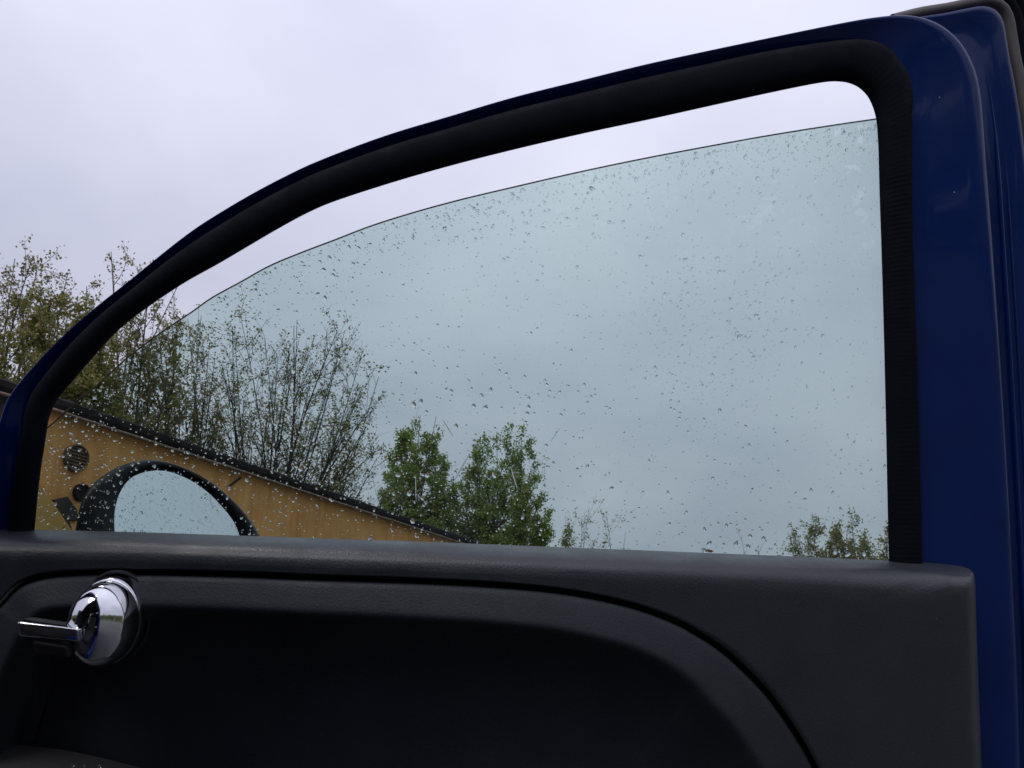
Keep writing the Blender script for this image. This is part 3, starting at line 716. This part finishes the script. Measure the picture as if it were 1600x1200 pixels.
for _ in range(420):               # heavier drops low on the pane
    x = rd.uniform(420, 1392); y = 868 - abs(rd.gauss(0, 120)); add_drop(x, y, min(4.8, 1.0 + rd.expovariate(1.15)))
for _ in range(70): add_drop(rd.uniform(620, 960), rd.gauss(620, 30), min(4.2, 1.5 + rd.expovariate(1.1)))
add_drop(758, 637, 5.2, 1.05); add_drop(505, 422, 5.2, 1.1); add_drop(1121, 404, 5.2, 1.0); add_drop(1143, 484, 5.0, 1.0)
for x, y in ((668, 742), (646, 632), (640, 770), (1108, 850), (772, 742), (1150, 850), (1350, 865), (1305, 862), (1325, 866)): add_drop(x, y, 4.8, 1.5)
for x, y0, y1 in ((648, 690, 650), (650, 790, 735), (700, 690, 650), (803, 770, 720), (722, 760, 700), (868, 700, 660), (330, 800, 770)): add_drop(x, (y0 + y1) / 2, 1.6, (y0 - y1) / 3.2)
def drop_mesh(seed, squash):
    r_ = random.Random(seed); n = 10; vv = []
    wob = [1 + r_.gauss(0, .10) for _ in range(n)]
    sag = r_.uniform(0, .25)
    for rr, hh in ((1.0, 0.0), (.93, .20), (.72, .40), (.38, .53)):
        for k in range(n):
            a = 2 * math.pi * k / n; x, z = math.cos(a) * wob[k] * rr, math.sin(a) * wob[k] * rr
            vv.append((x * (1 - sag * max(z, 0) * .8), hh * squash, z - sag * .3 * hh))
    vv.append((0, .57 * squash, -sag * .2)); ff = grid_faces(4, n, close_c=True)
    ff = [q[::-1] for q in ff]
    ff += [(3 * n + (k + 1) % n, 3 * n + k, 4 * n) for k in range(n)]
    vv.append((0, 0, 0)); ff += [(k, (k + 1) % n, 4 * n + 1) for k in range(n)]
    return vv, ff
protos = [drop_mesh(100 + k, rd.uniform(.16, .42)) for k in range(9)]
pm = []
for vv, ff in protos:
    me = bpy.data.meshes.new('raindrop'); me.from_pydata(vv, [], ff); me.shade_smooth(); me.materials.append(M['water']); me.update(); pm.append(me)
drops.sort(key=lambda d: -d[2] * d[2] * d[3])
PXM = .80 / FPX
bigv, bigf = [], []
for i, (x, y, r_, st, tilt) in enumerate(drops):
    p = L(x, y, GW1); mt = Matrix.Translation((p.x, GW1 + .0002, p.z)) @ Matrix.Rotation(tilt, 4, 'Y') @ Matrix.Diagonal((r_ * PXM, r_ * PXM * .8, r_ * PXM * st, 1))
    k = rd.randrange(9)
    if i < 300:
        o = bpy.data.objects.new('raindrop', pm[k]); COL.objects.link(o); o.parent = glass; o.matrix_local = mt
    else:
        b0 = len(bigv); vv, ff = protos[k]
        bigv += [mt @ Vector(q) for q in vv]; bigf += [tuple(b0 + q for q in fc) for fc in ff]
fine = mesh_obj('fine_raindrops', bigv, bigf, M['water'], glass, True); fine['kind'] = 'stuff'

# a few stray drops on the trim and armrest
for x, y, wd, r_ in ((90, 842, -.014, 2.2), (82, 843, -.014, 1.5), (192, 843, -.014, 1.8), (126, 884, -.036, 1.6), (115, 1195, -.085, 1.8), (131, 1196, -.086, 2.0), (156, 1197, -.086, 2.2), (1410, 889, -.017, 2.0), (1352, 905, -.030, 2.2), (1467, 152, .004, 1.0), (1490, 300, .004, .8)):
    p = L(x, y, wd); o = bpy.data.objects.new('splash_drop', pm[rd.randrange(9)]); COL.objects.link(o); o.parent = body
    o.matrix_local = DOORLOC @ Matrix.Translation((p.x, wd - .001, p.z)) @ Matrix.Rotation(math.pi, 4, 'Z') @ Matrix.Diagonal((r_ * PXM, r_ * PXM, r_ * PXM, 1))

# bits of dead leaf caught where the pane enters the trim
def dead_leaf(px, py, wpx, label, seed):
    r_ = random.Random(seed); p = DOORM @ L(px, py, GW1 + .004); s = wpx * PXM
    vv = []; ff = []
    n = 9
    for i in range(n):
        t_ = i / (n - 1); hw = math.sin(math.pi * min(t_ * .96 + .02, 1)) ** .8 * .30 * s
        for k in (-1, 0, 1):
            vv.append((s * (t_ - .5), k * hw * .7, abs(k) * hw * .5 + .12 * s * math.sin(3 * t_ + seed) + r_.gauss(0, .02 * s)))
    for i in range(n - 1):
        for k in range(2): ff.append((i * 3 + k, i * 3 + k + 1, (i + 1) * 3 + k + 1, (i + 1) * 3 + k))
    o = mesh_obj('dead_leaf', vv, ff, M['deadleaf'], None, True); o.location = p; o.rotation_euler = (R(60), 0, r_.uniform(-.3, .3))
    md = o.modifiers.new('thick', 'SOLIDIFY'); md.thickness = .0004
    return tag(o, label, 'leaf', 'leaf bits on the window sill')
dead_leaf(1108, 861, 15, 'brown leaf bit on the sill below the thin bare shrub', 3)
dead_leaf(945, 848, 10, 'smaller brown leaf bit on the sill below the wispy shrub', 4)

# ================================================================== the rest of the car, behind the camera
def sheet(name, fn, nu, nv, mat, thick=.012):
    vv = [fn(i / (nu - 1), j / (nv - 1)) for i in range(nu) for j in range(nv)]
    o = mesh_obj(name, vv, grid_faces(nu, nv), mat, body, True)
    md = o.modifiers.new('thick', 'SOLIDIFY'); md.thickness = thick; return o
sheet('roof', lambda a, b_: (-.45 - 1.5 * a, .14 + 1.22 * b_, 1.40 + .07 * math.sin(math.pi * b_) + .03 * math.sin(math.pi * a)), 12, 14, M['paint'])
sheet('headliner', lambda a, b_: (-.47 - 1.46 * a, .16 + 1.18 * b_, 1.36 + .06 * math.sin(math.pi * b_) + .03 * math.sin(math.pi * a)), 8, 10, M['headliner'])
sheet('rear_quarter', lambda a, b_: (-1.08 - 1.25 * a, .0 + .16 * max(0, b_ - .55) / .45 + .10 * a * a - .02 * math.sin(math.pi * b_), .25 + 1.16 * b_ - .05 * a), 12, 12, M['paint'])
sheet('front_wing', lambda a, b_: (.04 + .85 * a, .0 + .10 * a * a - .02 * math.sin(math.pi * b_) + .10 * max(0, b_ - .8) / .2, .30 + .60 * b_ - .08 * a), 12, 10, M['paint'])
sheet('bonnet', lambda a, b_: (.02 + .95 * a, .12 + 1.26 * b_, .93 - .18 * a * a + .05 * math.sin(math.pi * b_)), 10, 12, M['paint'])
sheet('far_side', lambda a, b_: (.0 - 1.9 * a, 1.50 - .14 * max(0, b_ - .55) / .45, .25 + 1.15 * b_), 6, 10, M['trim'])
sheet('tail', lambda a, b_: (-2.25 + .25 * b_, .16 + 1.2 * a, .3 + 1.08 * b_), 8, 8, M['paint'])
sheet('floor_pan', lambda a, b_: (.3 - 2.4 * a, .03 + 1.45 * b_, .24), 4, 4, M['seat'], .03)
sheet('dashboard', lambda a, b_: (.22 - .30 * math.sin(math.pi * .5 * b_), .08 + 1.36 * a, .95 - .42 * (1 - math.cos(math.pi * .5 * b_))), 6, 10, M['trim'])
def pillar(name, pts, r_, mat):
    vv, ff = [], []; tube(vv, ff, [Vector(p) for p in pts], r_, 10); return mesh_obj(name, vv, ff, mat, body, True)
pillar('windscreen_pillar', [(.12, .03, .90), (-.10, .06, 1.13), (-.45, .15, 1.41)], [.04, .035, .035], M['paint'])
pillar('rear_door_pillar', [(-1.06, .03, .25), (-1.08, .03, .9), (-1.16, .15, 1.41)], [.06, .06, .05], M['paint'])
bm_obj('sill', box_bm(-1.1, .05, .0, .12, .20, .34, .03, 3), M['paint'], body, True)
for yy in (.42, 1.08):
    bm = box_bm(-.95, -.42, yy - .24, yy + .24, .34, .52, .06, 4); seat = bm_obj('seat', bm, M['seat'], body, True)
    bm = box_bm(-.07, .07, yy - .23, yy + .23, 0, .58, .05, 4); bmesh.ops.rotate(bm, cent=(0, 0, 0), matrix=Matrix.Rotation(R(-18), 3, 'Y'), verts=bm.verts[:]); bmesh.ops.translate(bm, vec=(-.96, 0, .46), verts=bm.verts[:])
    bm_obj('backrest', bm, M['seat'], seat, True)
    bm_obj('head_restraint', box_bm(-1.26, -1.14, yy - .13, yy + .13, 1.06, 1.24, .05, 4), M['seat'], seat, True)
for xx in (.42, -1.75):
    for yy in (.10, 1.40):
        bm = bmesh.new(); n = 28; rws = []
        for rr, y in ((.17, -.07), (.25, -.085), (.285, -.06), (.29, 0), (.285, .06), (.25, .085), (.17, .07)):
            rws.append([bm.verts.new((xx + rr * math.cos(2 * math.pi * k / n), yy + y, .29 + rr * math.sin(2 * math.pi * k / n))) for k in range(n)])
        for a, b_ in zip(rws, rws[1:]):
            for k in range(n): bm.faces.new((a[k], a[(k + 1) % n], b_[(k + 1) % n], b_[k]))
        whl = bm_obj('tyre', bm, M['rubber'], body, True)
        bm = bmesh.new(); n = 20; o0 = [bm.verts.new((xx + .172 * math.cos(2 * math.pi * k / n), yy - .055, .29 + .172 * math.sin(2 * math.pi * k / n))) for k in range(n)]; c0 = bm.verts.new((xx, yy - .075, .29))
        for k in range(n): bm.faces.new((o0[k], o0[(k + 1) % n], c0))
        bm_obj('rim', bm, M['greyrubber'], whl)
